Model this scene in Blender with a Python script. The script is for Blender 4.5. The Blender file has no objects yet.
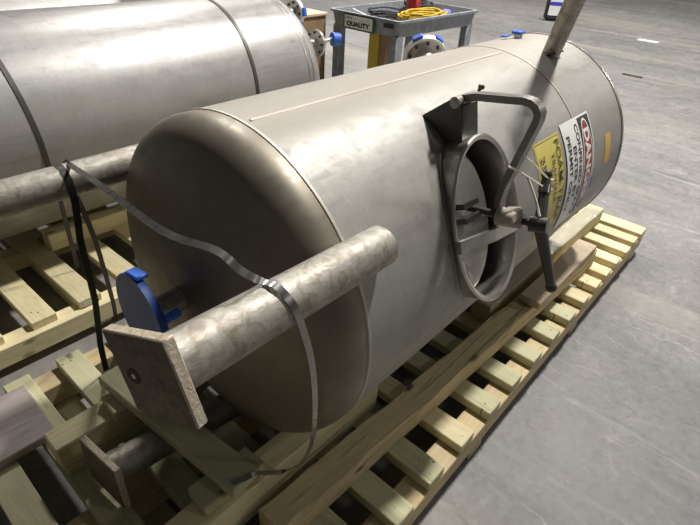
import bpy, bmesh, math, random
from mathutils import Vector, Matrix
random.seed(7)
sc = bpy.context.scene
COL = sc.collection
cos, sin, pi = math.cos, math.sin, math.pi
rad = math.radians

# ------------------------------------------------------------------ camera
cam_d = bpy.data.cameras.new('camera'); cam = bpy.data.objects.new('camera', cam_d); COL.objects.link(cam)
cam_d.sensor_width = 36.0; cam_d.lens = 508.558 / 700 * 36.0; cam_d.clip_end = 200
cam.matrix_world = Matrix(((0.74585433, -0.40763011, 0.52681971, 0),
                           (0.6639605, 0.39148615, -0.63709893, 0),
                           (0.05345809, 0.82497048, 0.56264193, 1.605), (0, 0, 0, 1)))
sc.camera = cam
# ------------------------------------------------------------------ world, lamps, exposure
w = bpy.data.worlds.new('world'); sc.world = w; w.use_nodes = True
w.node_tree.nodes['Background'].inputs[0].default_value = (1.0, 0.96, 0.9, 1)
w.node_tree.nodes['Background'].inputs[1].default_value = 0.045
sc.view_settings.view_transform = 'Standard'; sc.view_settings.look = 'None'
sc.view_settings.gamma = 1; sc.view_settings.use_curve_mapping = False
sc.view_settings.exposure = 0.2
for i, (x, y, z, p, r) in enumerate([(-0.85, 4.9, 7.0, 1900, .28), (9.5, 5.4, 7.0, 380, .5), (-3.6, 12.0, 7.0, 1100, .5),
                                     (5.5, 13.5, 7.0, 900, .5), (-7.0, 4.8, 7.0, 1250, .4), (3.2, 20, 7, 1000, .5), (-12, 14, 7, 1000, .5)]):
    ld = bpy.data.lights.new('high_bay_lamp', 'AREA'); ld.shape = 'DISK'; ld.size = 2 * r; ld.energy = p * .36
    ld.color = (1.0, 0.965, 0.91)
    lo = bpy.data.objects.new('high_bay_lamp', ld); lo.location = (x, y, z); COL.objects.link(lo)

# ------------------------------------------------------------------ materials
def mat(name, build):
    m = bpy.data.materials.new(name); m.use_nodes = True; nt = m.node_tree
    b = nt.nodes['Principled BSDF']; build(nt, b); return m
def N(nt, t, **k):
    n = nt.nodes.new(t)
    for a, v in k.items():
        if a in n.inputs: n.inputs[a].default_value = v
        else: setattr(n, a, v)
    return n
def coords(nt, scale, rnd=True, kind='Object'):
    tc = N(nt, 'ShaderNodeTexCoord'); mp = N(nt, 'ShaderNodeMapping'); mp.inputs['Scale'].default_value = scale
    nt.links.new(tc.outputs[kind], mp.inputs['Vector'])
    if rnd:
        oi = N(nt, 'ShaderNodeObjectInfo'); mu = N(nt, 'ShaderNodeMath', operation='MULTIPLY'); mu.inputs[1].default_value = 37.0
        nt.links.new(oi.outputs['Random'], mu.inputs[0]); nt.links.new(mu.outputs[0], mp.inputs['Location'])
    return mp.outputs[0]
def ramp(nt, fac, stops):
    r = N(nt, 'ShaderNodeValToRGB'); e = r.color_ramp.elements
    while len(e) < len(stops): e.new(0.5)
    for k, (p, c) in enumerate(stops): e[k].position = p; e[k].color = (*c, 1) if len(c) == 3 else c
    nt.links.new(fac, r.inputs[0]); return r.outputs[0]
def noise(nt, vec, scale, detail=4, rough=.55, dist=0):
    n = N(nt, 'ShaderNodeTexNoise'); n.inputs['Scale'].default_value = scale; n.inputs['Detail'].default_value = detail
    n.inputs['Roughness'].default_value = rough; n.inputs['Distortion'].default_value = dist
    nt.links.new(vec, n.inputs['Vector']); return n.outputs[0]
def mixc(nt, fac, a, b, mode='MIX'):
    m = N(nt, 'ShaderNodeMix', data_type='RGBA', blend_type=mode)
    for s, v in ((0, fac), (6, a), (7, b)):
        if hasattr(v, 'is_output'): nt.links.new(v, m.inputs[s])
        else: m.inputs[s].default_value = v if s == 0 else ((*v, 1) if len(v) == 3 else v)
    return m.outputs[2]
def bump(nt, b, h, strength, dist=.002):
    bm_ = N(nt, 'ShaderNodeBump'); bm_.inputs['Strength'].default_value = strength; bm_.inputs['Distance'].default_value = dist
    nt.links.new(h, bm_.inputs['Height']); nt.links.new(bm_.outputs[0], b.inputs['Normal'])

def wood(name, axis, light, dark, tintv=.18, rough=.75, grain=1.0):
    def f(nt, b):
        s = [14 * grain, 14 * grain, 14 * grain]; s[axis] = .9
        v = coords(nt, s)
        g = noise(nt, v, 2.2, 5, .6, 1.3)
        c = ramp(nt, g, [(.3, dark), (.48, light), (.62, [q * .86 for q in light]), (.75, light)])
        fine = noise(nt, coords(nt, [60 if k != axis else 3 for k in range(3)]), 3, 3)
        c = mixc(nt, .22, c, ramp(nt, fine, [(.35, (.55, .5, .38)), (.6, (1, 1, 1))]), 'MULTIPLY')
        # knots
        vo = N(nt, 'ShaderNodeTexVoronoi'); vo.inputs['Scale'].default_value = 5.0
        kv = coords(nt, [1.6 if k != axis else .7 for k in range(3)]); nt.links.new(kv, vo.inputs['Vector'])
        kn = ramp(nt, vo.outputs['Distance'], [(.05, (1, 1, 1)), (.12, (0, 0, 0))])
        c = mixc(nt, kn, c, [q * .45 for q in dark])
        # broad stain
        st = noise(nt, coords(nt, (2, 2, 2)), 2.5, 3)
        c = mixc(nt, ramp(nt, st, [(.45, (0, 0, 0)), (.7, (.45, .45, .45))]), c, [q * .62 for q in light])
        if name.endswith('along_x'):                # nail holes near both ends
            tc = N(nt, 'ShaderNodeTexCoord'); sx = N(nt, 'ShaderNodeSeparateXYZ'); nt.links.new(tc.outputs['Object'], sx.inputs[0])
            ab = N(nt, 'ShaderNodeMath', operation='ABSOLUTE'); nt.links.new(sx.outputs['X'], ab.inputs[0])
            gate = ramp(nt, ab.outputs[0], [(.575, (0, 0, 0)), (.578, (1, 1, 1)), (.64, (1, 1, 1)), (.643, (0, 0, 0))])
            nv_ = N(nt, 'ShaderNodeTexVoronoi'); nv_.inputs['Scale'].default_value = 34; nt.links.new(coords(nt, (1, 1, .01)), nv_.inputs['Vector'])
            dots = ramp(nt, nv_.outputs['Distance'], [(.10, (1, 1, 1)), (.15, (0, 0, 0))])
            pm = N(nt, 'ShaderNodeMath', operation='MULTIPLY'); nt.links.new(gate, pm.inputs[0]); nt.links.new(dots, pm.inputs[1])
            c = mixc(nt, pm.outputs[0], c, (.05, .045, .03))
        oi = N(nt, 'ShaderNodeObjectInfo'); hs = N(nt, 'ShaderNodeHueSaturation')
        mr = N(nt, 'ShaderNodeMapRange'); mr.inputs['To Min'].default_value = 1 - tintv; mr.inputs['To Max'].default_value = 1 + tintv * .6
        nt.links.new(oi.outputs['Random'], mr.inputs[0]); nt.links.new(mr.outputs[0], hs.inputs['Value']); nt.links.new(c, hs.inputs['Color'])
        nt.links.new(hs.outputs[0], b.inputs['Base Color']); b.inputs['Roughness'].default_value = rough
        bump(nt, b, g, .35, .002)
    return mat(name, f)
PL, PD = (.82, .73, .46), (.64, .52, .27)
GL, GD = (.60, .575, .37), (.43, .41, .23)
TL, TD = (.62, .50, .30), (.42, .31, .16)
W_X = wood('pine_along_x', 0, PL, PD); W_Y = wood('pine_along_y', 1, PL, PD)
WG_X = wood('greenish_pine_along_x', 0, GL, GD); WG_Y = wood('greenish_pine_along_y', 1, GL, GD)
W_STR = wood('tan_pine_along_y', 1, TL, TD)
W_BEAM = wood('rough_weathered_beam', 1, (.68, .56, .33), (.20, .13, .065), rough=.85, grain=.9)
W_TAN = wood('tan_plank', 1, (.64, .51, .38), (.46, .34, .24), grain=.7)
W_GREY = wood('grey_weathered_board', 1, (.36, .31, .30), (.20, .165, .16), rough=.5)
W_BROWN = wood('brown_crate_board', 2, (.33, .22, .12), (.17, .1, .05))
W_YEL = wood('yellow_painted_wood', 2, (.6, .46, .06), (.28, .17, .05))

def steel(name, col, rough, metal=.85, vec=(3, 60, 3), dirt=(.3, .25, .2), dirt_amt=.5, bmp=.12, bs=1.0, fs=1.0, dust=False):
    def f(nt, b):
        br = noise(nt, coords(nt, vec, False), 3.0, 4, .6)
        big = noise(nt, coords(nt, (1.6 * fs,) * 3, False), 2.4, 6, .62, .8)
        mid = noise(nt, coords(nt, (9 * fs ** .5, 5 * fs ** .5, 9 * fs ** .5), False), 2.4, 5, .65, .6)
        c = mixc(nt, .3, col, ramp(nt, br, [(.3, [q * .8 for q in col]), (.7, [min(1, q * 1.08) for q in col])]))
        c = mixc(nt, ramp(nt, big, [(.42, (0, 0, 0)), (.72, (dirt_amt,) * 3)]), c, [a * k * 2.2 for a, k in zip(col, dirt)])
        c = mixc(nt, ramp(nt, mid, [(.5, (0, 0, 0)), (.75, (dirt_amt * .5,) * 3)]), c, [q * .72 for q in col])
        if name.endswith('shell'):
            st = noise(nt, coords(nt, (5, .5, 5), False), 2.2, 7, .7, .4)
            c = mixc(nt, .75, c, ramp(nt, st, [(.3, (.72, .70, .68)), (.5, (1, 1, 1)), (.7, (1.12, 1.1, 1.07))]), 'MULTIPLY')
            sc_ = noise(nt, coords(nt, (14, 40, 14), False), 2.5, 8, .8, 2.0)
            c = mixc(nt, .5, c, ramp(nt, sc_, [(.3, (.7, .7, .7)), (.5, (1, 1, 1)), (.68, (1.25, 1.25, 1.25))]), 'MULTIPLY')
        if dust:                                    # settled shop dust on the crown of the shell
            tc = N(nt, 'ShaderNodeTexCoord'); sx = N(nt, 'ShaderNodeSeparateXYZ'); nt.links.new(tc.outputs['Object'], sx.inputs[0])
            ad_ = N(nt, 'ShaderNodeMath', operation='MULTIPLY_ADD'); ad_.inputs[1].default_value = .06
            nt.links.new(st, ad_.inputs[0]); nt.links.new(sx.outputs['Z'], ad_.inputs[2])
            fz = ramp(nt, ad_.outputs[0], [(.455, (0, 0, 0)), (.485, (.85, .85, .85))])
            c = mixc(nt, fz, c, (.40, .36, .31))
            mm = N(nt, 'ShaderNodeMath', operation='MULTIPLY_ADD'); mm.inputs[1].default_value = -.5; mm.inputs[2].default_value = metal
            nt.links.new(fz, mm.inputs[0]); nt.links.new(mm.outputs[0], b.inputs['Metallic'])
        nt.links.new(c, b.inputs['Base Color']); b.inputs['Metallic'].default_value = metal
        mr = N(nt, 'ShaderNodeMapRange'); mr.inputs['From Min'].default_value = .3; mr.inputs['From Max'].default_value = .7
        mr.inputs['To Min'].default_value = rough - .07; mr.inputs['To Max'].default_value = rough + .12
        nt.links.new(mid, mr.inputs[0]); nt.links.new(mr.outputs[0], b.inputs['Roughness'])
        ad = N(nt, 'ShaderNodeMath', operation='ADD'); nt.links.new(br, ad.inputs[0]); nt.links.new(big, ad.inputs[1])
        bump(nt, b, ad.outputs[0], bmp, .0015 * bs)
    return mat(name, f)
S_SHELL = steel('brushed_stainless_shell', (.36, .35, .33), .52, .38, dirt_amt=.25, bmp=.05, dust=True)
S_HEAD = steel('dull_stainless_head', (.26, .23, .185), .46, .5, vec=(8, 8, 8), dirt_amt=.3, bmp=.05)
S_SHELL2 = steel('brighter_stainless_shell', (.36, .355, .35), .42, .45, dirt_amt=.2, bmp=.04)
S_PIPE = steel('mottled_pipe_steel', (.41, .39, .35), .52, .55, (40, 14, 40), dirt=(.22, .19, .15), dirt_amt=1.0, bmp=.5, fs=9)
S_RIM = steel('smooth_manway_steel', (.62, .60, .57), .32, .9, (3, 30, 3))
S_PLATE = steel('mill_scale_plate', (.17, .145, .12), .6, .35, (26, 26, 26), dirt=(.2, .16, .13), dirt_amt=1.0, bmp=.5, fs=12)
S_EDGE = steel('flame_cut_bright_edge', (.60, .53, .42), .6, .3, (60, 60, 60), dirt_amt=1.0, bmp=1.0, fs=25)
S_WELD = steel('weld_bead_steel', (.55, .51, .45), .5, .6, (60, 60, 60), bmp=.4)
S_DARK = steel('dark_cast_steel', (.085, .082, .078), .42, .5, (9, 9, 9), bmp=.25)
S_ARM = steel('dull_bar_steel', (.26, .25, .235), .42, .7, (8, 30, 8), bmp=.1)
S_CAST = steel('dusty_cast_steel', (.46, .42, .36), .65, .3, (12, 12, 12), bmp=.4)
S_BAND = steel('grey_steel_strap', (.33, .325, .32), .28, .95, (20, 20, 20), dirt_amt=.2)
def plain(name, c, r=.5, metal=0.0, var=.15, spec=.5):
    def f(nt, b):
        n = noise(nt, coords(nt, (1, 1, 1)), 18, 4)
        nt.links.new(ramp(nt, n, [(.3, [q * (1 - var) for q in c]), (.7, [min(1, q * (1 + var)) for q in c])]), b.inputs['Base Color'])
        b.inputs['Roughness'].default_value = r; b.inputs['Metallic'].default_value = metal
        b.inputs['Specular IOR Level'].default_value = spec
    return mat(name, f)
BLACK = plain('black_band', (.016, .016, .016), .4)
BLUE_COVER = plain('blue_plastic_cover', (.02, .075, .32), .45)
BLUE_TAPE = plain('blue_tape', (.03, .13, .62), .5)
CART = plain('grey_moulded_plastic', (.23, .245, .27), .55, var=.25)
WHITE = plain('white_print', (.80, .80, .78), .5, var=.04)
BLK_INK = plain('black_print', (.03, .03, .03), .5, var=.05)
RED_INK = plain('red_print', (.30, .035, .04), .5, var=.1)
YEL_LBL = plain('yellow_label', (.62, .53, .13), .5, var=.06)
YEL_TAPE = plain('yellow_tape', (.66, .42, .10), .6)
YEL_CORD = plain('yellow_cord', (.62, .42, .03), .6)
RED_PL = plain('red_plastic', (.38, .03, .03), .45)
TIE = plain('white_nylon', (.85, .80, .68), .5)
BLK_RUB = plain('black_rubber', (.02, .02, .02), .6)
GREEN = plain('green_frame', (.03, .12, .07), .5)
INNER = plain('dark_tank_inside', (.03, .035, .05), .5, .4)
BLUE_INK = plain('blue_print', (.05, .06, .45), .5)
def f_floor(nt, b):
    v = coords(nt, (1, 1, 1), False)
    big = noise(nt, v, .45, 8, .68, .8); mid = noise(nt, v, 6.5, 12, .85, 1.2); fine = noise(nt, v, 30, 6, .8)
    c = ramp(nt, big, [(.34, (.175, .172, .172)), (.5, (.225, .22, .218)), (.64, (.27, .262, .258))])
    c = mixc(nt, 1.0, c, ramp(nt, mid, [(.34, (.45, .45, .47)), (.44, (.80, .80, .81)), (.54, (.96, .95, .95)), (.68, (1.45, 1.42, 1.38))]), 'MULTIPLY')
    c = mixc(nt, .6, c, ramp(nt, fine, [(.3, (.5, .5, .5)), (.5, (1, 1, 1)), (.7, (1.2, 1.2, 1.2))]), 'MULTIPLY')
    def lanes(sc_, rot, s0, lo, hi, col, amt, c):
        tc = N(nt, 'ShaderNodeTexCoord'); mp = N(nt, 'ShaderNodeMapping'); mp.inputs['Rotation'].default_value = (0, 0, rot); mp.inputs['Scale'].default_value = sc_
        nt.links.new(tc.outputs['Object'], mp.inputs['Vector']); n_ = noise(nt, mp.outputs[0], s0, 6, .62, .5)
        return mixc(nt, ramp(nt, n_, [(lo, (0, 0, 0)), (hi, (amt, amt, amt))]), c, col)
    c = lanes((.10, .95, 1), .62, 1.2, .52, .68, (.36, .32, .27), .6, c)       # pale worn wheel lanes
    c = lanes((.16, 1.6, 1), .55, 1.5, .54, .68, (.12, .12, .125), .6, c)      # dark rubbed lanes
    c = lanes((.5, 6, 1), .9, 2.0, .62, .70, (.34, .33, .315), .7, c)           # thin pale scrapes
    c = lanes((.7, 8, 1), -.5, 1.7, .64, .70, (.10, .10, .10), .6, c)          # thin dark scrapes
    wv = N(nt, 'ShaderNodeTexWave', wave_type='RINGS', rings_direction='Z'); wv.inputs['Scale'].default_value = 3.2; wv.inputs['Distortion'].default_value = 7
    wv.inputs['Detail'].default_value = 5; wv.inputs['Detail Scale'].default_value = 1.6; nt.links.new(v, wv.inputs['Vector'])
    gt_ = noise(nt, v, 1.6, 4)
    mm = N(nt, 'ShaderNodeMath', operation='MULTIPLY')
    nt.links.new(ramp(nt, wv.outputs[0], [(.975, (0, 0, 0)), (1.0, (.55, .55, .55))]), mm.inputs[0]); nt.links.new(ramp(nt, gt_, [(.48, (0, 0, 0)), (.6, (1, 1, 1))]), mm.inputs[1])
    c = mixc(nt, mm.outputs[0], c, (.36, .35, .335))                      # curved pale scuffs
    nt.links.new(c, b.inputs['Base Color'])
    nt.links.new(ramp(nt, mid, [(.42, (.52, .52, .52)), (.6, (.75, .75, .75))]), b.inputs['Roughness'])
    bump(nt, b, fine, .15, .002)
FLOOR = mat('worn_concrete', f_floor)

# ------------------------------------------------------------------ object helpers
def tag(o, label=None, cat=None, group=None, kind=None):
    if label: o['label'] = label
    if cat: o['category'] = cat
    if group: o['group'] = group
    if kind: o['kind'] = kind
    return o
def wloc(o):
    p = Vector((0, 0, 0))
    while o is not None: p += o.location; o = o.parent
    return p
def empty(name, loc, label, cat, group=None):
    o = bpy.data.objects.new(name, None); o.empty_display_size = .05; o.location = loc; COL.objects.link(o)
    return tag(o, label, cat, group)
def obj(name, bm, m, parent=None, smooth=True, origin=None):
    """bm is in world coordinates; the origin goes to its centre"""
    if origin is None:
        vs = [v.co for v in bm.verts]
        lo = Vector([min(v[k] for v in vs) for k in range(3)]); hi = Vector([max(v[k] for v in vs) for k in range(3)])
        origin = (lo + hi) / 2
    origin = Vector(origin)
    bmesh.ops.translate(bm, verts=bm.verts, vec=-origin)
    bmesh.ops.recalc_face_normals(bm, faces=bm.faces)
    me = bpy.data.meshes.new(name); bm.to_mesh(me); bm.free()
    for mm in (m if isinstance(m, (list, tuple)) else [m]): me.materials.append(mm)
    if smooth:
        me.polygons.foreach_set('use_smooth', [True] * len(me.polygons)); me.set_sharp_from_angle(angle=rad(38))
    o = bpy.data.objects.new(name, me); COL.objects.link(o)
    o.parent = parent; o.location = origin - (wloc(parent) if parent else Vector())
    return o
def basis(d, up=(0, 0, 1)):
    d = Vector(d).normalized(); u = Vector(up)
    if abs(d.dot(u)) > .98: u = Vector((1, 0, 0))
    a = u.cross(d).normalized(); b = d.cross(a).normalized(); return a, b, d
def box(bm, c, s, bev=.003, rot=None):
    g = bmesh.ops.create_cube(bm, size=1.0); vs = g['verts']
    M = Matrix.Translation(c) @ (rot.to_4x4() if rot is not None else Matrix.Identity(4)) @ Matrix.Diagonal((*s, 1))
    bmesh.ops.transform(bm, matrix=M, verts=vs)
    if bev > 0:
        es = list({e for v in vs for e in v.link_edges})
        bmesh.ops.bevel(bm, geom=es, offset=bev, segments=1, affect='EDGES', profile=.5)
    return bm
def boxb(c, s, bev=.003, rot=None): return box(bmesh.new(), c, s, bev, rot)
def cyl(bm, p0, p1, r0, r1=None, n=24, cap=True, ri=None):
    r1 = r0 if r1 is None else r1
    p0, p1 = Vector(p0), Vector(p1); a, b, d = basis(p1 - p0)
    def ring(p, r): return [bm.verts.new(p + a * (r * cos(2 * pi * k / n)) + b * (r * sin(2 * pi * k / n))) for k in range(n)]
    A, B = ring(p0, r0), ring(p1, r1)
    def join(P, Q):
        for k in range(n): bm.faces.new((P[k], P[(k + 1) % n], Q[(k + 1) % n], Q[k]))
    join(A, B)
    if ri:
        C_, D_ = ring(p0, ri), ring(p1, ri); join(D_, C_); join(C_, A); join(B, D_)
    elif cap: bm.faces.new(A[::-1]); bm.faces.new(B)
    return bm
def sweep(pts, prof, closed=True, ups=None):
    """sweep a 2D profile (list of (a,b)) along pts"""
    bm = bmesh.new(); pts = [Vector(p) for p in pts]; rows = []
    pa = None
    for i, p in enumerate(pts):
        t = (pts[min(i + 1, len(pts) - 1)] - pts[max(i - 1, 0)]).normalized()
        if ups is not None: b_ = Vector(ups[i] if isinstance(ups, list) else ups)
        else: b_ = pa if pa is not None else (Vector((0, 0, 1)) if abs(t.z) < .9 else Vector((0, 1, 0)))
        a_ = b_.cross(t).normalized(); b_ = t.cross(a_).normalized(); pa = b_
        rows.append([bm.verts.new(p + a_ * x + b_ * y) for x, y in prof])
    n = len(prof)
    for i in range(len(rows) - 1):
        for k in range(n): bm.faces.new((rows[i][k], rows[i][(k + 1) % n], rows[i + 1][(k + 1) % n], rows[i + 1][k]))
    bm.faces.new(rows[0][::-1]); bm.faces.new(rows[-1])
    return bm
def circ(r, n=10): return [(r * cos(2 * pi * k / n), r * sin(2 * pi * k / n)) for k in range(n)]
def rect(w_, h_): return [(-w_ / 2, -h_ / 2), (w_ / 2, -h_ / 2), (w_ / 2, h_ / 2), (-w_ / 2, h_ / 2)]
def spline(pts, n=6):
    P = [Vector(p) for p in pts]; out = []
    for i in range(len(P) - 1):
        p0, p1, p2, p3 = P[max(i - 1, 0)], P[i], P[i + 1], P[min(i + 2, len(P) - 1)]
        for k in range(n):
            t = k / n
            out.append(.5 * ((2 * p1) + (p2 - p0) * t + (2 * p0 - 5 * p1 + 4 * p2 - p3) * t * t + (3 * p1 - p0 - 3 * p2 + p3) * t ** 3))
    out.append(P[-1]); return out
def merge(bm, other):
    me = bpy.data.meshes.new('tmp'); other.to_mesh(me); other.free(); bm.from_mesh(me); bpy.data.meshes.remove(me); return bm
_txt = {}
def text_bm(s, height, place, width=None, bold=0.0):
    """flat lettering; place(u, v) -> world, u along the line from 0 to width, v up from 0 to height"""
    cu = bpy.data.curves.new('txt', 'FONT'); cu.body = s; cu.size = 1; cu.offset = bold; cu.resolution_u = 3
    o = bpy.data.objects.new('txt', cu); COL.objects.link(o)
    dg = bpy.context.evaluated_depsgraph_get(); me = bpy.data.meshes.new_from_object(o.evaluated_get(dg))
    bm = bmesh.new(); bm.from_mesh(me)
    COL.objects.unlink(o); bpy.data.objects.remove(o); bpy.data.curves.remove(cu); bpy.data.meshes.remove(me)
    bmesh.ops.triangulate(bm, faces=bm.faces)
    xs = [v.co.x for v in bm.verts]; ys = [v.co.y for v in bm.verts]
    x0, x1, y0, y1 = min(xs), max(xs), min(ys), max(ys)
    wd = width if width else height * (x1 - x0) / (y1 - y0)
    for v in bm.verts: v.co = place((v.co.x - x0) / (x1 - x0) * wd, (v.co.y - y0) / (y1 - y0) * height)
    return bm

# ------------------------------------------------------------------ floor
bm = bmesh.new(); bmesh.ops.create_grid(bm, x_segments=2, y_segments=2, size=40)
bmesh.ops.translate(bm, verts=bm.verts, vec=(0, 12, 0))
tag(obj('floor', bm, FLOOR, smooth=False), kind='structure')

DECK = .17
# ------------------------------------------------------------------ pallets
def board_mesh(name, s, m):
    b_ = boxb((0, 0, 0), s, .003); bmesh.ops.recalc_face_normals(b_, faces=b_.faces)
    me = bpy.data.meshes.new(name); b_.to_mesh(me); b_.free(); me.materials.append(m); return me
def place(name, me, loc, parent, rz=0.0, rx=0.0):
    o = bpy.data.objects.new(name, me); COL.objects.link(o); o.parent = parent
    o.location = Vector(loc) - wloc(parent); o.rotation_euler = (rx, 0, rz); return o
def pallet(label, x0, x1, starts, wd, stringers, y0, y1, bottoms, jit=0.004, green=.8, skew=0.0, last=None):
    t = empty('wooden_pallet', ((x0 + x1) / 2, (y0 + y1) / 2, 0), label, 'pallet')
    L = x1 - x0
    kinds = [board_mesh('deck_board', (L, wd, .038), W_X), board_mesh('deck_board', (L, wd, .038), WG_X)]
    for k, y in enumerate(starts):
        wide = last if (last and k == len(starts) - 1) else wd
        me = kinds[1] if random.random() < (green if y < 2.1 else 0) else kinds[0]  # nearer boards mostly darker green, part of the tank's shade put in their colour
        if wide != wd: me = board_mesh('deck_board', (L, wide, .038), W_X)
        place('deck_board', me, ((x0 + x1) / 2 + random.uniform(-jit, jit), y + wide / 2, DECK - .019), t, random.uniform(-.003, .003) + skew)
    ms = board_mesh('stringer', (.089, y1 - y0, .089), W_STR if x1 > -1 else W_Y)
    for x in stringers: place('stringer', ms, (x, (y0 + y1) / 2, .0875), t)
    mb = board_mesh('bottom_board', (L, .089, .038), WG_X)
    for y in bottoms: place('bottom_board', mb, ((x0 + x1) / 2, y, .0225), t)
    return t
starts = [-.55, -.37, -.19, -.01, .155, .338, .54, .72, .895, 1.08, 1.27, 1.45, 1.63, 1.815, 1.99, 2.165, 2.33, 2.475, 2.63, 2.785, 2.93, 3.066]
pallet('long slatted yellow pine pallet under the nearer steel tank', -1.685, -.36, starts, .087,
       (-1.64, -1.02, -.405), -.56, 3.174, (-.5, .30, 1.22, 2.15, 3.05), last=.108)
pal2 = pallet('slatted pine pallet under the farther tank on the left', -3.3, -1.95, [-.5, -.3, -.08, .14, .345, .535, .745, .95, 1.15, 1.36, 1.56, 1.77, 1.97, 2.18, 2.4], .10,
       (-3.25, -2.62, -1.965), -.56, 2.62, (-.5, .62, 1.5, 2.5), green=0, skew=.02)

obj('grade_tag', boxb((-1.9475, .59, .152), (.003, .05, .02), .0005), mat('tag_white', lambda nt, b: setattr(b.inputs['Base Color'], 'default_value', (.6, .65, .6, 1))), pal2)

def lumber(name, p0, p1, wd, ht, m, label, cat, group=None, bev=.004, zt=None, sub=1, rough=0.0):
    """a bar from p0 to p1 (centre line of its bottom face), wd across, ht high; own origin turned to its run"""
    p0, p1 = Vector(p0), Vector(p1); d = p1 - p0; L = d.length; ax = 1 if m.name.endswith('_y') or m in (W_BEAM, W_TAN, W_GREY) else 0
    b_ = boxb((0, 0, 0), (wd, L, ht) if ax == 1 else (L, wd, ht), bev)
    if rough:
        es = [e for e in b_.edges if e.calc_length() > L * .8]
        bmesh.ops.subdivide_edges(b_, edges=es, cuts=34, use_grid_fill=True)
        for v in b_.verts:
            s_ = v.co.y / L
            v.co.x += rough * (sin(s_ * 31 + (1 if v.co.x > 0 else 3)) * .5 + random.uniform(-.5, .5)) * (1 if v.co.z > 0 else .3)
            if v.co.z > 0: v.co.z += rough * random.uniform(-.4, .1)
    bmesh.ops.recalc_face_normals(b_, faces=b_.faces)
    me = bpy.data.meshes.new(name); b_.to_mesh(me); b_.free(); me.materials.append(m)
    o = bpy.data.objects.new(name, me); COL.objects.link(o)
    o.location = (p0 + p1) / 2 + Vector((0, 0, ht / 2))
    o.rotation_euler = (0, 0, math.atan2(d.y, d.x) - (pi / 2 if ax == 1 else 0))
    return tag(o, label, cat, group)
g_sup = 'pine timbers laid along the pallet under the nearer tank'
# sleeper (flat 2x4) with a 4x4 on it, left and right of the tank's belly
def support(xa, xb, ya, yb, label):
    t = empty('support_timber', ((xa + xb) / 2, (ya + yb) / 2, DECK), label, 'timber', g_sup)
    for nm, z, h in (('lower_timber', DECK, .038), ('upper_timber', DECK + .038, .089)):
        b_ = boxb((0, 0, 0), (.095 if h < .05 else .089, yb - ya - (.012 if h < .05 else 0), h), .004)
        me = bpy.data.meshes.new(nm); b_.to_mesh(me); b_.free(); me.materials.append(W_Y if nm == 'upper_timber' else WG_Y)
        place(nm, me, ((xa + xb) / 2, (ya + yb) / 2, z + h / 2), t, math.atan2(xa - xb, yb - ya))
    return t
support(-1.215, -1.205, .155, 2.95, 'yellow pine double timber under the tank, beside the leaning grey foot plate')
support(-.725, -.722, -.35, 1.02, 'yellow pine double timber under the right side of the tank, near end toward the viewer')
lumber('support_timber', (-.658, 1.70, DECK), (-.634, 3.03, DECK), .089, .092, W_Y, 'light pine timber beside the tank at the far pallet corner', 'timber')
# cross board with its offcuts
lumber('cross_board', (-1.285, .392, DECK + .166), (-.672, .444, DECK + .166), .089, .038, WG_X,
       'greenish board laid across both timbers under the near foot plate', 'board')
gb = 'small wood offcuts around the cross board'
lumber('wood_block', (-1.19, .325, DECK + .1275), (-1.185, .435, DECK + .1275), .092, .038, W_Y, 'small pine block under the left end of the cross board', 'wood block', gb)
lumber('wood_block', (-.745, .335, DECK + .1275), (-.738, .470, DECK + .1275), .085, .038, WG_Y, 'greenish block under the right end of the cross board', 'wood block', gb)
lumber('wood_block', (-.775, .505, DECK + .1275), (-.69, .513, DECK + .1275), .03, .045, WG_X, 'thin ribbed offcut behind the right end of the cross board', 'wood block', gb)
# big rough beam on the right and the tan plank on it
lumber('rough_beam', (-.596, .45, DECK), (-.497, 2.54, DECK), .092, .089, W_BEAM, 'long rough brown beam lying on the pallet beside the tank', 'beam', rough=.006)
lumber('tan_plank', (-.507, 1.83, DECK + .091), (-.503, 2.50, DECK + .091), .095, .036, W_TAN, 'short tan plank lying on top of the rough beam under the handle', 'plank')
lumber('grey_board', (-1.483, -.55, DECK + .001), (-1.470, .205, DECK + .001), .27, .03, W_GREY, 'wide grey weathered board at the near left pallet corner', 'board')
def f_film(nt, b):
    b.inputs['Base Color'].default_value = (.5, .5, .46, 1); b.inputs['Roughness'].default_value = .12; b.inputs['Alpha'].default_value = .42
    bump(nt, b, noise(nt, coords(nt, (6, 6, 6)), 4, 3), .8, .01)
FILM = mat('clear_plastic_film', f_film)
fm = bmesh.new(); g = []
for i in range(30):
    y = 1.70 + (2.97 - 1.70) * i / 29
    g.append([fm.verts.new((-.699 + .017 * (y - 1.62) + (.09 if k > 0 else 0) * (k / 5), y, DECK + .0945 + .004 * sin(y * 17 + k) + (.004 if 0 < k < 5 else 0))) for k in range(6)])
for i in range(29):
    for k in range(5): fm.faces.new((g[i][k], g[i + 1][k], g[i + 1][k + 1], g[i][k + 1]))
tag(obj('plastic_film', fm, FILM), 'clear rumpled plastic film on the timber below the danger sign', 'film')
# timber on the left pallet
t = lumber('support_timber', (-2.46, .64, DECK), (-2.46, 2.5, DECK), .089, .089, W_Y, 'yellow pine timber on the left pallet in front of the farther tank', 'timber')
lumber('support_timber', (-2.82, .60, DECK), (-2.82, 2.5, DECK), .089, .089, W_Y, 'pine timber hidden in shade beneath the farther tank', 'timber')

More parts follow.
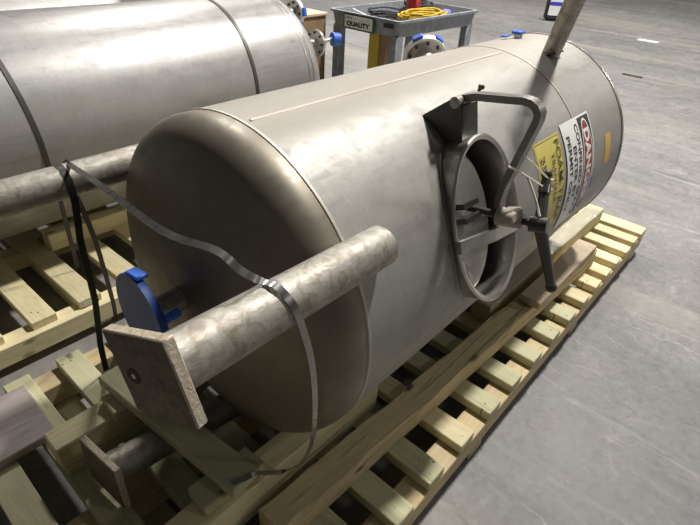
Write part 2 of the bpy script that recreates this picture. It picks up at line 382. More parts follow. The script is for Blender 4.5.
# ------------------------------------------------------------------ tanks
R = .465
def lathe_y(prof, cx, cz, n=96, th0=0.0):
    bm = bmesh.new(); rows = []
    for y, r in prof:
        if r < 1e-6: rows.append([bm.verts.new((cx, y, cz))])
        else: rows.append([bm.verts.new((cx + r * cos(th0 + 2 * pi * k / n), y, cz + r * sin(th0 + 2 * pi * k / n))) for k in range(n)])
    for A, B in zip(rows, rows[1:]):
        for k in range(n):
            a = A[k % len(A)], A[(k + 1) % n] if len(A) > 1 else A[0]; b = B[k % len(B)], B[(k + 1) % n] if len(B) > 1 else B[0]
            vs = []
            for v in (a[0], a[1], b[1], b[0]):
                if v not in vs: vs.append(v)
            if len(vs) > 2: bm.faces.new(vs)
    return bm
def tori_prof(ys, sgn, Rc=.93, rk=.095, flange=.02, n=12):
    ph = math.asin((R - rk) / (Rc - rk)); out = [(ys, R)]
    for k in range(n + 1):
        a = (pi / 2 - ph) * k / n
        out.append((ys + sgn * (flange + rk * sin(a)), R - rk + rk * cos(a)))
    yc = ys + sgn * (flange + rk * cos(ph) - Rc * cos(ph))
    for k in range(1, 17):
        a = ph * (1 - k / 16); out.append((yc + sgn * Rc * cos(a), Rc * sin(a) if k < 16 else 0.0))
    return out
def head_prof(ys, depth, sgn, p=2.25, n=22, ri=0.0):
    out = []
    for k in range(n + 1):
        a = pi / 2 * k / n; r = R * cos(a) ** (2 / p) if k < n else 0.0
        out.append((ys + sgn * depth * sin(a) ** (2 / p), r))
    return out
CX, CZ = -.9586, .7479
def on(th, r, y, cx=CX, cz=CZ): return Vector((cx + r * cos(rad(th)), y, cz + r * sin(rad(th))))
def ring_bead(y, r, cx, cz, w_=.007, h_=.003):
    bm = bmesh.new(); prof = [(y - w_, r - .002), (y - w_ * .5, r + h_ * .8), (y, r + h_), (y + w_ * .5, r + h_ * .8), (y + w_, r - .002)]
    return lathe_y([(a, b + 0) for a, b in prof], cx, cz, 120)

tank = empty('steel_tank', (CX, 1.45, DECK + .11), 'dull stainless steel tank with oval manway and danger sign, on the nearer pallet', 'tank')
# manway frame
TH = 21.0; nv = Vector((cos(rad(TH)), 0, sin(rad(TH)))); tv = Vector((-sin(rad(TH)), 0, cos(rad(TH)))); AX = Vector((CX, 0, CZ))
def mw(rho, y, t): return AX + nv * rho + tv * t + Vector((0, y, 0))
MY, MA, MB_ = 1.215, .172, .238
# shell with a hole where the manway neck enters
Y0, Y1 = .69, 2.43
bm = bmesh.new(); NY, NT = 116, 300; grid = []
for i in range(NY + 1):
    y = Y0 + (Y1 - Y0) * i / NY; row = []
    for k in range(NT):
        a = 2 * pi * k / NT; p = Vector((CX + R * cos(a), y, CZ + R * sin(a))); row.append(bm.verts.new(p))
    grid.append(row)
def eval_e(p):
    q = p - AX
    if q.dot(nv) < 0: return 9.0
    return math.hypot((p.y - MY) / MA, q.dot(tv) / MB_)
inside = set()
for row in grid:
    for v in row:
        if eval_e(v.co) < 1: inside.add(v)
for i in range(NY):
    for k in range(NT):
        vs = (grid[i][k], grid[i][(k + 1) % NT], grid[i + 1][(k + 1) % NT], grid[i + 1][k])
        if not any(v in inside for v in vs): bm.faces.new(vs)
for v in list(bm.verts):
    if not v.link_faces: bm.verts.remove(v)
for v in bm.verts:                                   # pull the jagged border onto the ellipse
    e = eval_e(v.co)
    if e < 1.12 and any(len(ed.link_faces) == 1 for ed in v.link_edges):
        q = v.co - AX; t_ = q.dot(tv) / e; y = MY + (v.co.y - MY) / e
        v.co = AX + nv * math.sqrt(R * R - t_ * t_) + tv * t_ + Vector((0, y, 0))
shell = obj('shell', bm, S_SHELL, tank)
obj('head', lathe_y(tori_prof(Y0, -1), CX, CZ, 128), S_HEAD, tank)
pr = [(1.97 + .0, R - .004)] + [(1.97 + .22 * sin(pi / 2 * k / 12), (R - .004) * cos(pi / 2 * k / 12)) for k in range(1, 12)] + [(2.19, 0)]
obj('far_head', lathe_y(pr, CX, CZ, 64), S_HEAD, tank)
lip = lathe_y([(2.418, R - .001), (2.418, R + .004), (2.434, R + .004), (2.434, R - .012), (2.40, R - .012)], CX, CZ, 128)
obj('end_lip', lip, S_RIM, tank)
for y in (Y0, 1.94): obj('weld_seam', ring_bead(y, R, CX, CZ), S_WELD, tank)
seam = [on(83.5, R + .0008, Y0 + .02 + (1.93 - Y0) * k / 30) for k in range(30)]
obj('weld_seam', sweep(seam, [(-.006, -.001), (-.003, .0018), (.003, .0018), (.006, -.001)], ups=on(83.5, 1, 0) - on(83.5, 0, 0)), S_WELD, tank)

# manway neck
def ell(rho, a, b, n=96, y0=MY): return [mw(rho, y0 + a * cos(2 * pi * k / n), b * sin(2 * pi * k / n)) for k in range(n)]
def loft(loops, close=True):
    bm = bmesh.new(); L = [[bm.verts.new(p) for p in lp] for lp in loops]; n = len(L[0])
    for A, B in (zip(L, L[1:] + [L[0]]) if close else zip(L, L[1:])):
        for k in range(n): bm.faces.new((A[k], A[(k + 1) % n], B[(k + 1) % n], B[k]))
    return bm
neck = obj('manway_neck', loft([ell(.33, MA, MB_), ell(.472, MA, MB_), ell(.479, MA + .004, MB_ + .004), ell(.483, MA - .001, MB_ - .001),
                                ell(.479, MA - .012, MB_ - .012), ell(.33, MA - .012, MB_ - .012)]), S_RIM, tank)
tag(neck, 'oval steel manway neck with bright rim')
# bead where the neck meets the shell
pts = []
for k in range(97):
    a = 2 * pi * k / 96; t_ = (MB_ + .003) * sin(a); pts.append(mw(math.sqrt(R * R - t_ * t_), MY + (MA + .003) * cos(a), t_))
obj('weld_bead', sweep(pts, circ(.005, 6), ups=nv), S_ARM, tank)
# inner cover, slightly dished, pushed in towards the near side
cv = []
for f, dr in ((1, 0), (1, .012), (.93, .02), (.8, .012), (.5, .004), (.2, 0.0)):
    cv.append(ell(.405 + dr, .138 * f, .208 * f, 64, 1.178))
bmc = loft(cv, False)
bmesh.ops.holes_fill(bmc, edges=[e for e in bmc.edges if len(e.link_faces) == 1])
cover = obj('manway_cover', bmc, S_RIM, tank)
hp = spline([mw(.415, 1.095, -.07), mw(.445, 1.10, -.075), mw(.458, 1.105, -.11), mw(.45, 1.125, -.145), mw(.415, 1.13, -.155)], 5)
obj('cover_handle', sweep(hp, circ(.007, 8), ups=Vector((0, 1, 0))), S_RIM, cover)
lug = bmesh.new()
for t_ in (.075, .035): merge(lug, sweep([mw(.41, 1.10, t_), mw(.475, 1.11, t_), mw(.48, 1.17, t_)], rect(.012, .016), ups=tv))
obj('cover_lug', lug, S_DARK, cover)
# hinge bracket on the shell, hinge barrel, swing arm
bk = bmesh.new()
for y in (1.182, 1.255):
    poly = [(.335, .312), (.446, .346), (.470, .333), (.456, .235), (.375, .22)]
    A = [bk.verts.new(mw(a, y - .004, b)) for a, b in poly]; B = [bk.verts.new(mw(a, y + .004, b)) for a, b in poly]
    bk.faces.new(A); bk.faces.new(B[::-1])
    for k in range(5): bk.faces.new((A[k], B[k], B[(k + 1) % 5], A[(k + 1) % 5]))
for wb in ([(.375, .222), (.456, .237)], [(.456, .237), (.470, .322)]):
    A = [bk.verts.new(mw(a, 1.182, b)) for a, b in wb] + [bk.verts.new(mw(a, 1.255, b)) for a, b in wb[::-1]]
    B = [bk.verts.new(v.co - nv * .006 + tv * .004) for v in A]
    bk.faces.new(A); bk.faces.new(B[::-1])
    for k in range(4): bk.faces.new((A[k], B[k], B[(k + 1) % 4], A[(k + 1) % 4]))
brk = obj('hinge_bracket', bk, S_DARK, tank)
bb = cyl(bmesh.new(), mw(.455, 1.168, .335), mw(.455, 1.27, .335), .015, n=20)
obj('hinge_barrel', bb, S_PIPE, brk)
arm_pts = [mw(a, 1.212, b) for a, b in ((.455, .340), (.50, .338), (.59, .318), (.622, .312), (.640, .304), (.652, .292), (.656, .276), (.651, .260), (.540, .095), (.533, .078), (.524, .060), (.518, .02))]
def arm_sweep(pts, wy, th):
    bm = bmesh.new(); pts = [Vector(p) for p in pts]; rows = []
    for i, p in enumerate(pts):
        t_ = (pts[min(i + 1, len(pts) - 1)] - pts[max(i - 1, 0)]).normalized(); s_ = t_.cross(Vector((0, 1, 0))).normalized()
        Yv = Vector((0, 1, 0))
        rows.append([bm.verts.new(p + Yv * a * wy / 2 + s_ * b * th / 2) for a, b in ((-1, -1), (1, -1), (1, 1), (-1, 1))])
    for A_, B_ in zip(rows, rows[1:]):
        for k in range(4): bm.faces.new((A_[k], A_[(k + 1) % 4], B_[(k + 1) % 4], B_[k]))
    bm.faces.new(rows[0][::-1]); bm.faces.new(rows[-1])
    return bm
arm = obj('swing_arm', arm_sweep(arm_pts, .034, .018), S_ARM, tank)
yk = sweep([mw(.492, 1.035, -.012), mw(.512, 1.18, -.028), mw(.498, 1.37, -.056)], rect(.034, .014), ups=nv)
yoke = obj('yoke_bar', yk, S_RIM, tank)
hb = cyl(bmesh.new(), mw(.53, 1.18, .028), mw(.595, 1.185, .012), .026, .022, n=16)
box(hb, mw(.575, 1.16, .035), (.045, .07, .03), .006, Matrix(((nv.x, 0, tv.x), (0, 1, 0), (nv.z, 0, tv.z))))
obj('clamp_hub', hb, S_CAST, tank)
scw = cyl(bmesh.new(), mw(.44, 1.18, .05), mw(.64, 1.19, .0), .010, n=12)
obj('clamp_screw', scw, S_DARK, tank)
hd = bmesh.new()
HT, HH, HBt = mw(.632, 1.268, .105), mw(.636, 1.195, -.001), mw(.62, 1.262, -.212)
cyl(hd, HH, HT, .016, .0115, n=16); cyl(hd, HH, HBt, .017, .012, n=16)
bmesh.ops.create_uvsphere(hd, u_segments=14, v_segments=8, radius=.0145, matrix=Matrix.Translation(HT + (HT - HH).normalized() * .006))
bmesh.ops.create_uvsphere(hd, u_segments=14, v_segments=8, radius=.0165, matrix=Matrix.Translation(HBt))
cyl(hd, mw(.612, 1.19, .004), mw(.655, 1.198, -.004), .021, n=18)
tag(obj('tee_handle', hd, S_DARK, tank), 'dark cast two-armed clamping handle')
obj('handle_tape', cyl(bmesh.new(), HT - (HT - HH) * .18, HT - (HT - HH) * .34, .0158, .0162, n=16), S_BAND, tank)

# legs of the tank (pipe with square foot plate), 120 degrees apart
def leg(parent, pc, pe, seg_m, roll, nrm=(-.16, 1, -.06), side=.158):
    pc, pe = Vector(pc), Vector(pe)
    n_ = Vector(nrm).normalized()
    bm = cyl(bmesh.new(), pc, pe, .0463, n=48)
    lg = obj('leg', bm, seg_m, parent)
    u0 = Vector((0, 0, 1)).cross(n_).normalized(); v0 = n_.cross(u0)     # u0 points to -x ; v0 up
    u_ = (-u0 * cos(roll) + v0 * sin(roll)); v_ = (u0 * sin(roll) + v0 * cos(roll))
    c = pc; M = Matrix((u_, v_, n_)).transposed()
    pb = boxb(c, (side, side, .019), .0025, M)
    pb.faces.ensure_lookup_table(); bmesh.ops.recalc_face_normals(pb, faces=pb.faces)
    for f in pb.faces: f.material_index = 0 if abs(f.normal.dot(n_)) > .9 else 1
    bp = obj('foot_plate', pb, [S_PLATE, S_EDGE], lg)
    return lg, c, u_, v_, n_
lg1, c1, u1, v1, n1 = leg(tank, (-.513, .209, 1.062), (-.550, .765, 1.014), S_PIPE, rad(19.7), (-.17, 1, -.04), .142)
ho = c1 - n1 * .0101 - u1 * .036 - v1 * .002
obj('bolt_hole', cyl(bmesh.new(), ho - n1 * .0005, ho + n1 * .003, .0045, n=12), WHITE, lg1.children[0] if False else lg1)
obj('rust_ring', cyl(bmesh.new(), ho - n1 * .0004, ho + n1 * .001, .0135, n=18, ri=.0045), plain('rust', (.10, .035, .015), .8), lg1)
leg(tank, (CX + .495 * cos(rad(154)), .20, CZ + .495 * sin(rad(154))), (CX + .495 * cos(rad(154)), .78, CZ + .495 * sin(rad(154))), S_PIPE, rad(20))
lg2, c2, u2, v2, n2 = leg(tank, (-1.02, .222, .285), (-.955, .80, .262), S_PIPE, rad(0), (-.09, 1, -.02), side=.172)
# nozzle in the head with blue plastic flange cover
nz = Vector((-.945, 0, .797)); NYc = .388
noz = obj('head_nozzle', cyl(bmesh.new(), nz + Vector((0, NYc, 0)), nz + Vector((0, .60, 0)), .030, n=24), S_PIPE, tank)
fb = bmesh.new(); NB = Vector((.05, 1, -.02)).normalized(); c_ = nz + Vector((0, NYc, 0))
cyl(fb, c_ - NB * .006, c_ + NB * .012, .114, n=44)
tag(obj('flange_cover', fb, BLUE_COVER, noz), 'blue plastic flange cover')
for q_, s_, r_ in (((-.005, .012, .118), (.055, .03, .010), -8), ((.105, .022, .055), (.02, .03, .04), 45)):
    obj('blue_tape', box(bmesh.new(), c_ + Vector(q_), s_, .003, Matrix.Rotation(rad(r_), 3, 'Y')), BLUE_TAPE, noz)
# diagonal pipe rising from the tank's far shoulder
pb0 = on(72, R + .006, 2.16); dd = Vector((.30, -.45, .78)).normalized()
dp = obj('upright_pipe', cyl(bmesh.new(), pb0 + dd * .0, pb0 + dd * .62, .035, n=32, ri=.031), S_PIPE, tank)
pl = obj('weld_pad', boxb(on(72, R + .002, 2.16), (.07, .09, .006), .002, Matrix.Rotation(rad(-(90 - 72)) * -1 * -1, 3, 'Y')), S_DARK, tank)
bm = cyl(bmesh.new(), (CX, 2.435, CZ - .03), (CX, 2.475, CZ - .03), .447, n=96, ri=.38)
obj('rear_ring', bm, BLK_RUB, tank)
wn = cyl(bmesh.new(), on(65, R, 1.50), on(65, R + .022, 1.50), .006, n=10); box(wn, on(65, R + .018, 1.50), (.02, .006, .012), .001)
obj('small_wing_bolt', wn, S_DARK, tank)
# nozzles on the far side and on the top
def nozzle(parent, p, d, L, r, rf, cap, th=.018, bolts=8, tape=None):
    d = Vector(d).normalized(); p = Vector(p)
    nn = obj('nozzle', cyl(bmesh.new(), p, p + d * L, r, n=24), S_RIM, parent)
    q = p + d * L; a, b, _ = basis(d)
    fl = cyl(bmesh.new(), q - d * th, q, rf, n=36, ri=r * .8)
    obj('flange', fl, S_RIM, nn)
    bo = bmesh.new()
    for k in range(bolts):
        an = 2 * pi * k / bolts; c = q + (a * cos(an) + b * sin(an)) * rf * .78
        cyl(bo, c - d * (th + .008), c + d * .008, .008, n=6)
    o = obj('bolt_ring', bo, S_DARK, nn); o['kind'] = 'stuff'
    if cap:
        cb = bmesh.new(); cyl(cb, q - d * (th + .002), q + d * .006, rf * 1.07, n=36, ri=rf * .93)
        obj('protective_cover', cb, WHITE, nn)
        for an, s_ in ((rad(cap), .05), (rad(cap) + 1.1, .045), (rad(cap) - 2.2, .03)):
            c = q + (a * cos(an) + b * sin(an)) * rf * .9
            obj('blue_tape', box(bmesh.new(), c, (s_, s_, s_ * .6), .004, Matrix((a, b, d)).transposed() @ Matrix.Rotation(an, 3, 'Z')), BLUE_TAPE, nn)
    return nn
nozzle(tank, on(143, R - .02, 2.07), (-.62, .55, .42), .15, .05, .092, 60)
tb = cyl(bmesh.new(), on(96, R - .01, 2.25), on(96, R + .018, 2.25), .018, n=16)
tn = obj('top_nozzle', tb, S_RIM, tank)
obj('blue_tape', box(bmesh.new(), on(96, R + .022, 2.25), (.045, .05, .012), .004), BLUE_TAPE, tn)
obj('blue_tape', box(bmesh.new(), on(100, R + .012, 2.20), (.025, .04, .006), .002), BLUE_TAPE, tn)

# ---- stickers wrapped on the shell
def wrap(th0, y0, lift):
    return lambda u, v: on(th0 - math.degrees(u / R), R + lift, y0 + v)
def patch(f, u0, u1, v0, v1, n=24, shape=None):
    bm = bmesh.new(); g = []
    for i in range(n + 1):
        row = []
        for j in (0, 1, 2):
            row.append(bm.verts.new(f(u0 + (u1 - u0) * i / n, v0 + (v1 - v0) * j / 2)))
        g.append(row)
    for i in range(n):
        for j in range(2): bm.faces.new((g[i][j], g[i + 1][j], g[i + 1][j + 1], g[i][j + 1]))
    return bm
def wrap_oval(f, uc, vc, a, b, n=40):
    """oval of quads strips so it follows the curve"""
    bm = bmesh.new(); rows = []
    for i in range(n + 1):
        s_ = -cos(pi * i / n); h = math.sqrt(max(0, 1 - s_ * s_)) ** .8
        rows.append((bm.verts.new(f(uc + a * s_, vc - b * h)), bm.verts.new(f(uc + a * s_, vc)), bm.verts.new(f(uc + a * s_, vc + b * h))))
    for A_, B_ in zip(rows, rows[1:]):
        bm.faces.new((A_[0], B_[0], B_[1], A_[1])); bm.faces.new((A_[1], B_[1], B_[2], A_[2]))
    return bm
D0, DL, DH = 38.0, .405, .262
dy = 1.812
f0 = lambda k: wrap(D0, dy, .0032 + .0004 * k)
sg = obj('danger_sign', patch(f0(0), 0, DL, 0, DH), WHITE, tank)
tag(sg, 'white black and red DANGER confined space sign')
obj('sign_header', patch(f0(1), .008, DL - .008, .150, DH - .008), BLK_INK, sg)
obj('sign_oval_border', wrap_oval(f0(2), DL / 2, .202, .186, .047), WHITE, sg)
obj('sign_oval', wrap_oval(f0(3), DL / 2, .202, .178, .040), RED_INK, sg)
def wtext(s, h, u0, v0, width, lvl, th0=D0, y0=dy, bold=.028):
    ff = wrap(th0, y0, .0032 + .0004 * lvl)
    return text_bm(s, h, lambda u, v: ff(u0 + u, v0 + v), width, bold)
obj('sign_lettering', wtext('DANGER', .052, .055, .176, .295, 4, bold=.045), WHITE, sg)
lt = wtext('CONFINED SPACE', .030, .022, .108, .36, 1.5)
merge(lt, wtext('ENTER BY', .030, .095, .064, .20, 1.5)); merge(lt, wtext('PERMIT ONLY', .030, .05, .020, .29, 1.5))
obj('sign_lettering', lt, BLK_INK, sg)
Y0s, YT = 1.585, 36.0
fy = wrap(YT, Y0s, .0010)
yl = obj('yellow_label', patch(fy, 0, .345, 0, .205), YEL_LBL, tank); tag(yl, 'yellow label with black foam trap lettering')
ly = wtext('FOAM TRAP', .036, .02, .150, .30, 1.5, YT, Y0s, .004)
merge(ly, wtext('TRANSFER', .024, .055, .108, .18, 1.5, YT, Y0s, 0)); merge(ly, wtext('TANK', .024, .10, .075, .085, 1.5, YT, Y0s, 0))
merge(ly, wtext('25', .032, .05, .025, .05, 1.5, YT, Y0s, 0))
for (a, b, c, d) in ((.006, .339, .198, .1995), (.006, .339, .0055, .007), (.006, .0075, .006, .199), (.3375, .339, .006, .199)):
    merge(ly, patch(wrap(YT, Y0s, .0019), a, b, c, d, 12))
obj('label_lettering', ly, BLK_INK, yl)
obj('yellow_tape', patch(wrap(22.5, 2.21, .001), 0, .125, 0, .065, 8), YEL_TAPE, tank)
obj('blue_tape_mark', patch(wrap(5, 2.085, .001), 0, .05, 0, .02, 4), BLUE_TAPE, tank)

# ---- nylon ties around arm and handle
def strip(name, pts, w_, th, m, label, cat, group=None, ups=None, n=6):
    return tag(obj(name, sweep(spline(pts, n), [(a * w_ / 2, b * w_ / 2.6) for a, b in circ(1, 6)], ups=ups), m), label, cat, group)
gt = 'white nylon ties between arm and handle'
strip('cable_tie', [mw(.598, 1.198, .190), mw(.615, 1.23, .155), mw(.640, 1.262, .100), mw(.648, 1.276, .096)], .008, .003, TIE, 'upper white nylon tie from swing arm to handle top', 'cable tie', gt, n=2)
strip('cable_tie', [mw(.590, 1.150, .168), mw(.606, 1.19, .138), mw(.636, 1.248, .080), mw(.648, 1.262, .072)], .008, .003, TIE, 'lower white nylon tie from swing arm to handle top', 'cable tie', gt, n=2)
strip('cable_tie', [mw(.612, 1.203, .125), mw(.622, 1.203, .09), mw(.632, 1.20, .05), mw(.640, 1.19, .024)], .008, .003, TIE, 'white nylon tie tail hanging down to the handle hub', 'cable tie', gt, n=3)

# ------------------------------------------------------------------ second and third tanks
def simple_tank(cx, cz, y0, y1, label, m, nozz, legs=()):
    t = empty('steel_tank', (cx, (y0 + y1) / 2, cz - R), label, 'tank')
    bm = lathe_y([(y0 + (y1 - y0) * k / 24, R) for k in range(25)], cx, cz, 128); obj('shell', bm, m, t)
    hp_ = [(y1 + .17 * sin(pi / 2 * k / 14) ** (2 / 2.3), R * cos(pi / 2 * k / 14) ** (2 / 2.3)) for k in range(14)] + [(y1 + .17, 0)]
    obj('head', lathe_y(hp_, cx, cz, 96), m, t)
    hp_ = [(y0 - .2 * sin(pi / 2 * k / 14), R * cos(pi / 2 * k / 14)) for k in range(14)] + [(y0 - .2, 0)]
    obj('head', lathe_y(hp_, cx, cz, 96), m, t)
    for y in (y1, y1 - .035): obj('weld_seam', ring_bead(y, R, cx, cz, .005, .002), S_RIM, t)
    for p, d, L, r, rf, cap in nozz: nozzle(t, p, d, L, r, rf, cap)
    return t
X2, Z2 = -2.64, .728
tk2 = simple_tank(X2, Z2, -.9, 2.20, 'shinier stainless tank on the left pallet, banded with steel straps', S_SHELL2,
            [((X2 + .215, 2.26, Z2 + .20), (0, 1, 0), .20, .028, .082, 0), ((X2 + .0, 2.28, Z2 + .345), (0, 1, 0), .20, .03, .075, 170),
             ((X2 - .02, .62, Z2 + .45), (0, 0, 1), .06, .05, .10, 0)])
bc = bmesh.new(); q = Vector((-2.385, 2.56, .945))
cyl(bc, (X2 + .215, 2.46, Z2 + .20), q, .012, n=12); obj('drain_stub', bc, S_RIM, tk2)
obj('blue_cap', cyl(bmesh.new(), q, q + Vector((.02, .05, 0)), .042, .036, n=20), BLUE_TAPE, tk2)
simple_tank(-4.25, Z2 - .02, -2.2, 1.9, 'pale steel tank farthest left, behind the banded tank', S_SHELL2, [])
# bottle carriers for tank 3 : two low timbers
for x in (-4.1, -4.4):
    lumber('support_timber', (x, -2.0, 0), (x, 1.8, 0), .14, .243, W_Y, 'right timber on the floor under the farthest left tank' if x > -4.2 else 'left timber on the floor under the farthest left tank', 'timber', 'timbers under the farthest left tank')

# ------------------------------------------------------------------ steel straps
def hoop(cx, cz, r, y, th0, th1, skew=0.0, n=60):
    return [Vector((cx + r * cos(rad(th0 + (th1 - th0) * k / n)), y + skew * k / n, cz + r * sin(rad(th0 + (th1 - th0) * k / n)))) for k in range(n + 1)]
def band(pts, w_, th, wdir=Vector((0, 1, 0))):
    """flat strap whose width runs along wdir"""
    bm = bmesh.new(); rows = []; pts = [Vector(p) for p in pts]
    for i, p in enumerate(pts):
        t_ = (pts[min(i + 1, len(pts) - 1)] - pts[max(i - 1, 0)]).normalized()
        wd_ = wdir[i] if isinstance(wdir, list) else wdir
        a = (wd_ - t_ * wd_.dot(t_)).normalized(); b = t_.cross(a).normalized()
        rows.append([bm.verts.new(p + a * x * w_ / 2 + b * y * th / 2) for x, y in ((-1, -1), (1, -1), (1, 1), (-1, 1))])
    for A_, B_ in zip(rows, rows[1:]):
        for k in range(4): bm.faces.new((A_[k], A_[(k + 1) % 4], B_[(k + 1) % 4], B_[k]))
    bm.faces.new(rows[0][::-1]); bm.faces.new(rows[-1]); return bm
gs = 'steel straps around the left tank'
def tank_strap(y, skew, label):
    pts = hoop(X2, Z2, R + .003, y, 170, 8, skew)
    e = pts[-1]; pts += [e + Vector((.02, 0, -.25)), Vector((-2.19, y + skew, DECK + .01))]
    tag(obj('steel_strap', band(pts, .019, .0016), S_DARK), label, 'strap', gs)
tank_strap(.60, .06, 'dark steel strap around the left tank near the left frame edge')
tank_strap(1.83, -.06, 'dark steel strap around the left tank near its flanged end')
# loose strap from the left leg across the head, over the near leg, to the timber
L3 = Vector((CX + .495 * cos(rad(154)), 0, CZ + .495 * sin(rad(154))))
loose = [L3 + Vector((-.02, .475, .0475)), L3 + Vector((.02, .472, .050)), (-1.084, .42, 1.080), (-.743, .372, 1.131), (-.60, .385, 1.150), (-.565, .405, 1.118), (-.545, .43, 1.094), (-.515, .437, 1.096),
         (-.487, .445, 1.072), (-.476, .455, 1.03), (-.472, .48, .913), (-.491, .51, .745), (-.530, .54, .56), (-.600, .575, .385), (-.650, .56, .308),
         (-.664, .525, .325), (-.667, .475, .374), (-.674, .445, .3775), (-.688, .415, .378)]
lp = spline(loose, 5)
wd = []
for p in lp: wd.append(Vector((0.15, 1, .35)) if p.x < -.60 and p.z > .9 else Vector((.1, 1, .1)))
tag(obj('steel_strap', band(lp, .014, .0015, wd), S_BAND), 'loose grey steel strap curling across the tank head and over the near leg', 'strap')
tie1 = [L3 + Vector((-.047 * cos(a), .45, .047 * sin(a))) for a in [rad(k) for k in (40, 70, 100, 130, 155, 180)]] + [L3 + Vector((.046, .45, -.05)), (-1.40, .45, .78), (-1.423, .45, .54), (-1.45, .435, DECK + .17), (-1.49, .44, DECK + .01)]
tag(obj('tie_down_strap', band(tie1, .020, .0025), BLACK), 'broad black tie-down band hanging from the left leg to the pallet', 'strap')
tie2 = [L3 + Vector((0, .475, -.049)), (-1.487, .50, .883), (-1.572, .55, .659), (-1.70, .60, .31), (-1.745, .61, DECK + .01)]
tag(obj('tie_down_strap', band(spline(tie2, 4), .016, .002), S_DARK), 'thinner dark band slanting down to the gap between pallets', 'strap')

# ------------------------------------------------------------------ utility cart
ct = empty('utility_cart', (-3.13, 4.62, 0), 'grey plastic utility cart with a QUALITY sign', 'cart')
cx0, cx1, cy0, cy1, zt, zb = -3.54, -2.72, 3.735, 5.06, .90, .765
tr = bmesh.new()
def rloop(i, z, rr=.05):
    pts = []
    for (sx, sy, a0) in ((1, 1, 0), (-1, 1, 90), (-1, -1, 180), (1, -1, 270)):
        ccx = (cx1 - i - rr) if sx > 0 else (cx0 + i + rr); ccy = (cy1 - i - rr) if sy > 0 else (cy0 + i + rr)
        for k in range(5): a = rad(a0 + 22.5 * k); pts.append((ccx + rr * cos(a), ccy + rr * sin(a), z))
    return pts
lp_ = [rloop(.035, zb), rloop(.018, zt - .02), rloop(0, zt - .02), rloop(0, zt), rloop(.03, zt), rloop(.045, zb + .03)]
L_ = [[tr.verts.new(p) for p in l] for l in lp_]
for A_, B_ in zip(L_, L_[1:]):
    for k in range(20): tr.faces.new((A_[k], A_[(k + 1) % 20], B_[(k + 1) % 20], B_[k]))
tr.faces.new(L_[0]); tr.faces.new(L_[-1][::-1])
obj('upper_tray', tr, CART, ct)
lw = bmesh.new(); box(lw, ((cx0 + cx1) / 2, (cy0 + cy1) / 2, .24), (cx1 - cx0 - .06, cy1 - cy0 - .06, .07), .02); obj('lower_tray', lw, CART, ct)
for sx in (cx0 + .075, cx1 - .075):
    for sy in (cy0 + .08, cy1 - .08):
        lgm = bmesh.new(); box(lgm, (sx, sy, .52), (.085, .10, .52), .012)
        lo = obj('leg', lgm, CART, ct)
        cs = cyl(bmesh.new(), (sx - .02, sy, .075), (sx + .02, sy, .075), .072, n=24); obj('caster', cs, BLK_RUB, ct)
        cf = bmesh.new(); box(cf, (sx, sy, .15), (.06, .05, .12), .006); obj('caster_fork', cf, S_DARK, ct)
def fr(u, v, d=.0): return Vector((cx0 + u, cy0 + .012 - d, zb + v))
sb = box(bmesh.new(), fr(.37, .063, .006), (.36, .012, .128), .003); sgn = obj('sign_frame', sb, GREEN, ct)
sb = box(bmesh.new(), fr(.37, .063, .014), (.32, .006, .098), .001); obj('sign_panel', sb, WHITE, sgn)
tx = text_bm('QUALITY', .048, lambda u, v: fr(.235 + u, .020 + v, .0185), .27, .06)
merge(tx, text_bm('100%', .018, lambda u, v: fr(.23 + u, .084 + v, .0185), .07, .01))
obj('sign_lettering', tx, BLK_INK, sgn)
obj('maker_badge', box(bmesh.new(), fr(.70, .085, .006), (.10, .01, .032), .002), BLK_INK, ct)
# contents
ZF = zb + .032
rng = random.Random(3)
def coil(name, c, rx, ry, turns, r, m, label, cat, group=None, wob=.05, climb=.02):
    pts = []
    for k in range(int(turns * 18)):
        a = 2 * pi * k / 18; q = 1 + wob * sin(a * .37 + rng.random() * .6)
        pts.append(Vector((c[0] + rx * q * cos(a), c[1] + ry * q * sin(a + .4 * sin(k * .05)), c[2] + r + climb * (k / 18) + .01 * abs(sin(k * .7)))))
    return tag(obj(name, sweep(pts, circ(r, 6), ups=Vector((0, 0, 1))), m), label, cat, group)
coil('extension_cord', (-2.98, 4.45, ZF + .02), .14, .30, 5, .009, YEL_CORD, 'yellow extension cord coiled in the cart tray', 'cord', climb=.014)
gc = 'black cables heaped in the cart tray'
coil('cable', (-3.28, 4.25, ZF), .12, .16, 4, .008, BLK_RUB, 'black cable heap at the sign end of the cart', 'cable', gc, .3, .02)
coil('cable', (-3.05, 4.12, ZF), .16, .10, 3, .010, BLK_RUB, 'black cable heap beside the yellow cord', 'cable', gc, .3, .015)
coil('cable', (-3.34, 4.86, ZF), .10, .14, 5, .010, BLK_RUB, 'tall black cable heap beside the red case', 'cable', gc, .35, .026)
b_ = bmesh.new(); box(b_, (-3.22, 4.62, ZF + .10), (.12, .10, .20), .02, Matrix.Rotation(.3, 3, 'Z')); box(b_, (-3.22, 4.62, ZF + .22), (.05, .09, .04), .01)
tag(obj('red_case', b_, RED_PL), 'red plastic case standing among cables in the cart', 'case')
tag(obj('white_rod', cyl(bmesh.new(), (-3.40, 3.92, ZF + .10), (-3.12, 3.90, ZF + .05), .008, n=10), WHITE), 'short white rod lying across the sign end of cart', 'rod')
b_ = bmesh.new(); box(b_, (-2.98, 4.84, ZF + .042), (.10, .22, .08), .02, Matrix.Rotation(.4, 3, 'Z'))
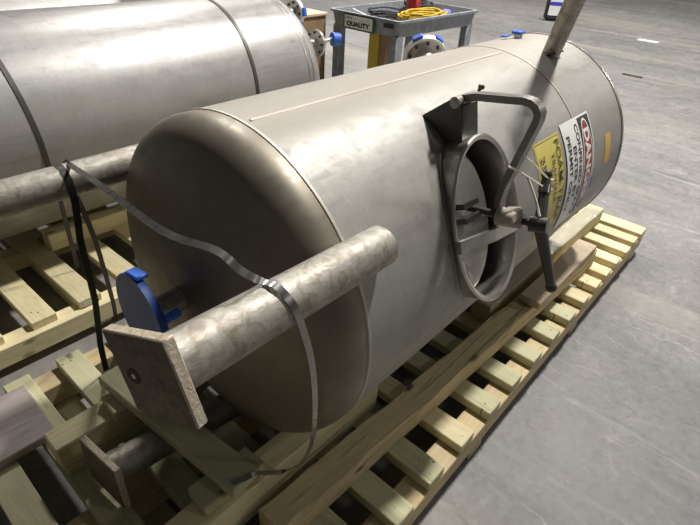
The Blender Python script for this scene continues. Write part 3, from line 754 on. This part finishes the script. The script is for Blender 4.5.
tag(obj('blue_cloth', b_, plain('lilac_cloth', (.16, .16, .42), .8)), 'bluish folded cloth at the far end of the cart', 'cloth')
# posts and crate behind the tanks
cr = empty('wooden_crate', (-3.75, 3.55, 0), 'brown plywood crate standing between far tank and cart', 'crate')
b_ = bmesh.new(); box(b_, (-3.75, 3.55, .42), (.40, .34, .84), .004); obj('crate_body', b_, W_BROWN, cr)
b_ = bmesh.new(); box(b_, (-3.75, 3.55, .852), (.43, .37, .022), .003); obj('crate_lid', b_, W_TAN, cr)
yp = empty('timber_post', (-3.06, 3.935, .277), 'yellow and brown timber post standing on the lower tray beneath the cart sign', 'post')
obj('yellow_half', box(bmesh.new(), (-3.47, 4.42, .34), (.11, .12, .10), .004) if False else box(bmesh.new(), (-3.10, 3.93, .52), (.12, .09, .485), .004), W_YEL, yp)
obj('brown_half', box(bmesh.new(), (-3.005, 3.94, .52), (.065, .09, .485), .004), W_BROWN, yp)
# bottle on the floor far behind
bt = empty('oil_bottle', (-4.57, 11.75, 0), 'black bottle with white and blue label on the far floor', 'bottle')
b_ = bmesh.new(); box(b_, (-4.57, 11.75, .30), (.40, .26, .58), .04, Matrix.Rotation(.55, 3, 'Z')); box(b_, (-4.57, 11.75, .66), (.22, .16, .14), .03, Matrix.Rotation(.55, 3, 'Z'))
obj('bottle_body', b_, BLK_RUB, bt)
RB = Matrix.Rotation(.55, 3, 'Z'); fb_ = lambda u, v, d=.0: Vector((-4.57, 11.75, 0)) + RB @ Vector((u, -.134 - d, v))
lb = obj('bottle_label', box(bmesh.new(), fb_(0, .29, 0), (.32, .008, .36), .001, RB), WHITE, bt)
obj('label_band', box(bmesh.new(), fb_(0, .33, .004), (.32, .008, .07), .001, RB), BLUE_INK, lb)
# loose things on the far floor
tag(obj('floor_slot_cover', box(bmesh.new(), (-1.83, 8.0, .006), (.26, .06, .012), .003), S_DARK), 'small dark metal strip lying on the far floor', 'metal strip')
tag(obj('paper_scrap', box(bmesh.new(), (-2.49, 11.15, .004), (.35, .20, .006), .001), WHITE), 'white paper scrap on the distant floor', 'paper')
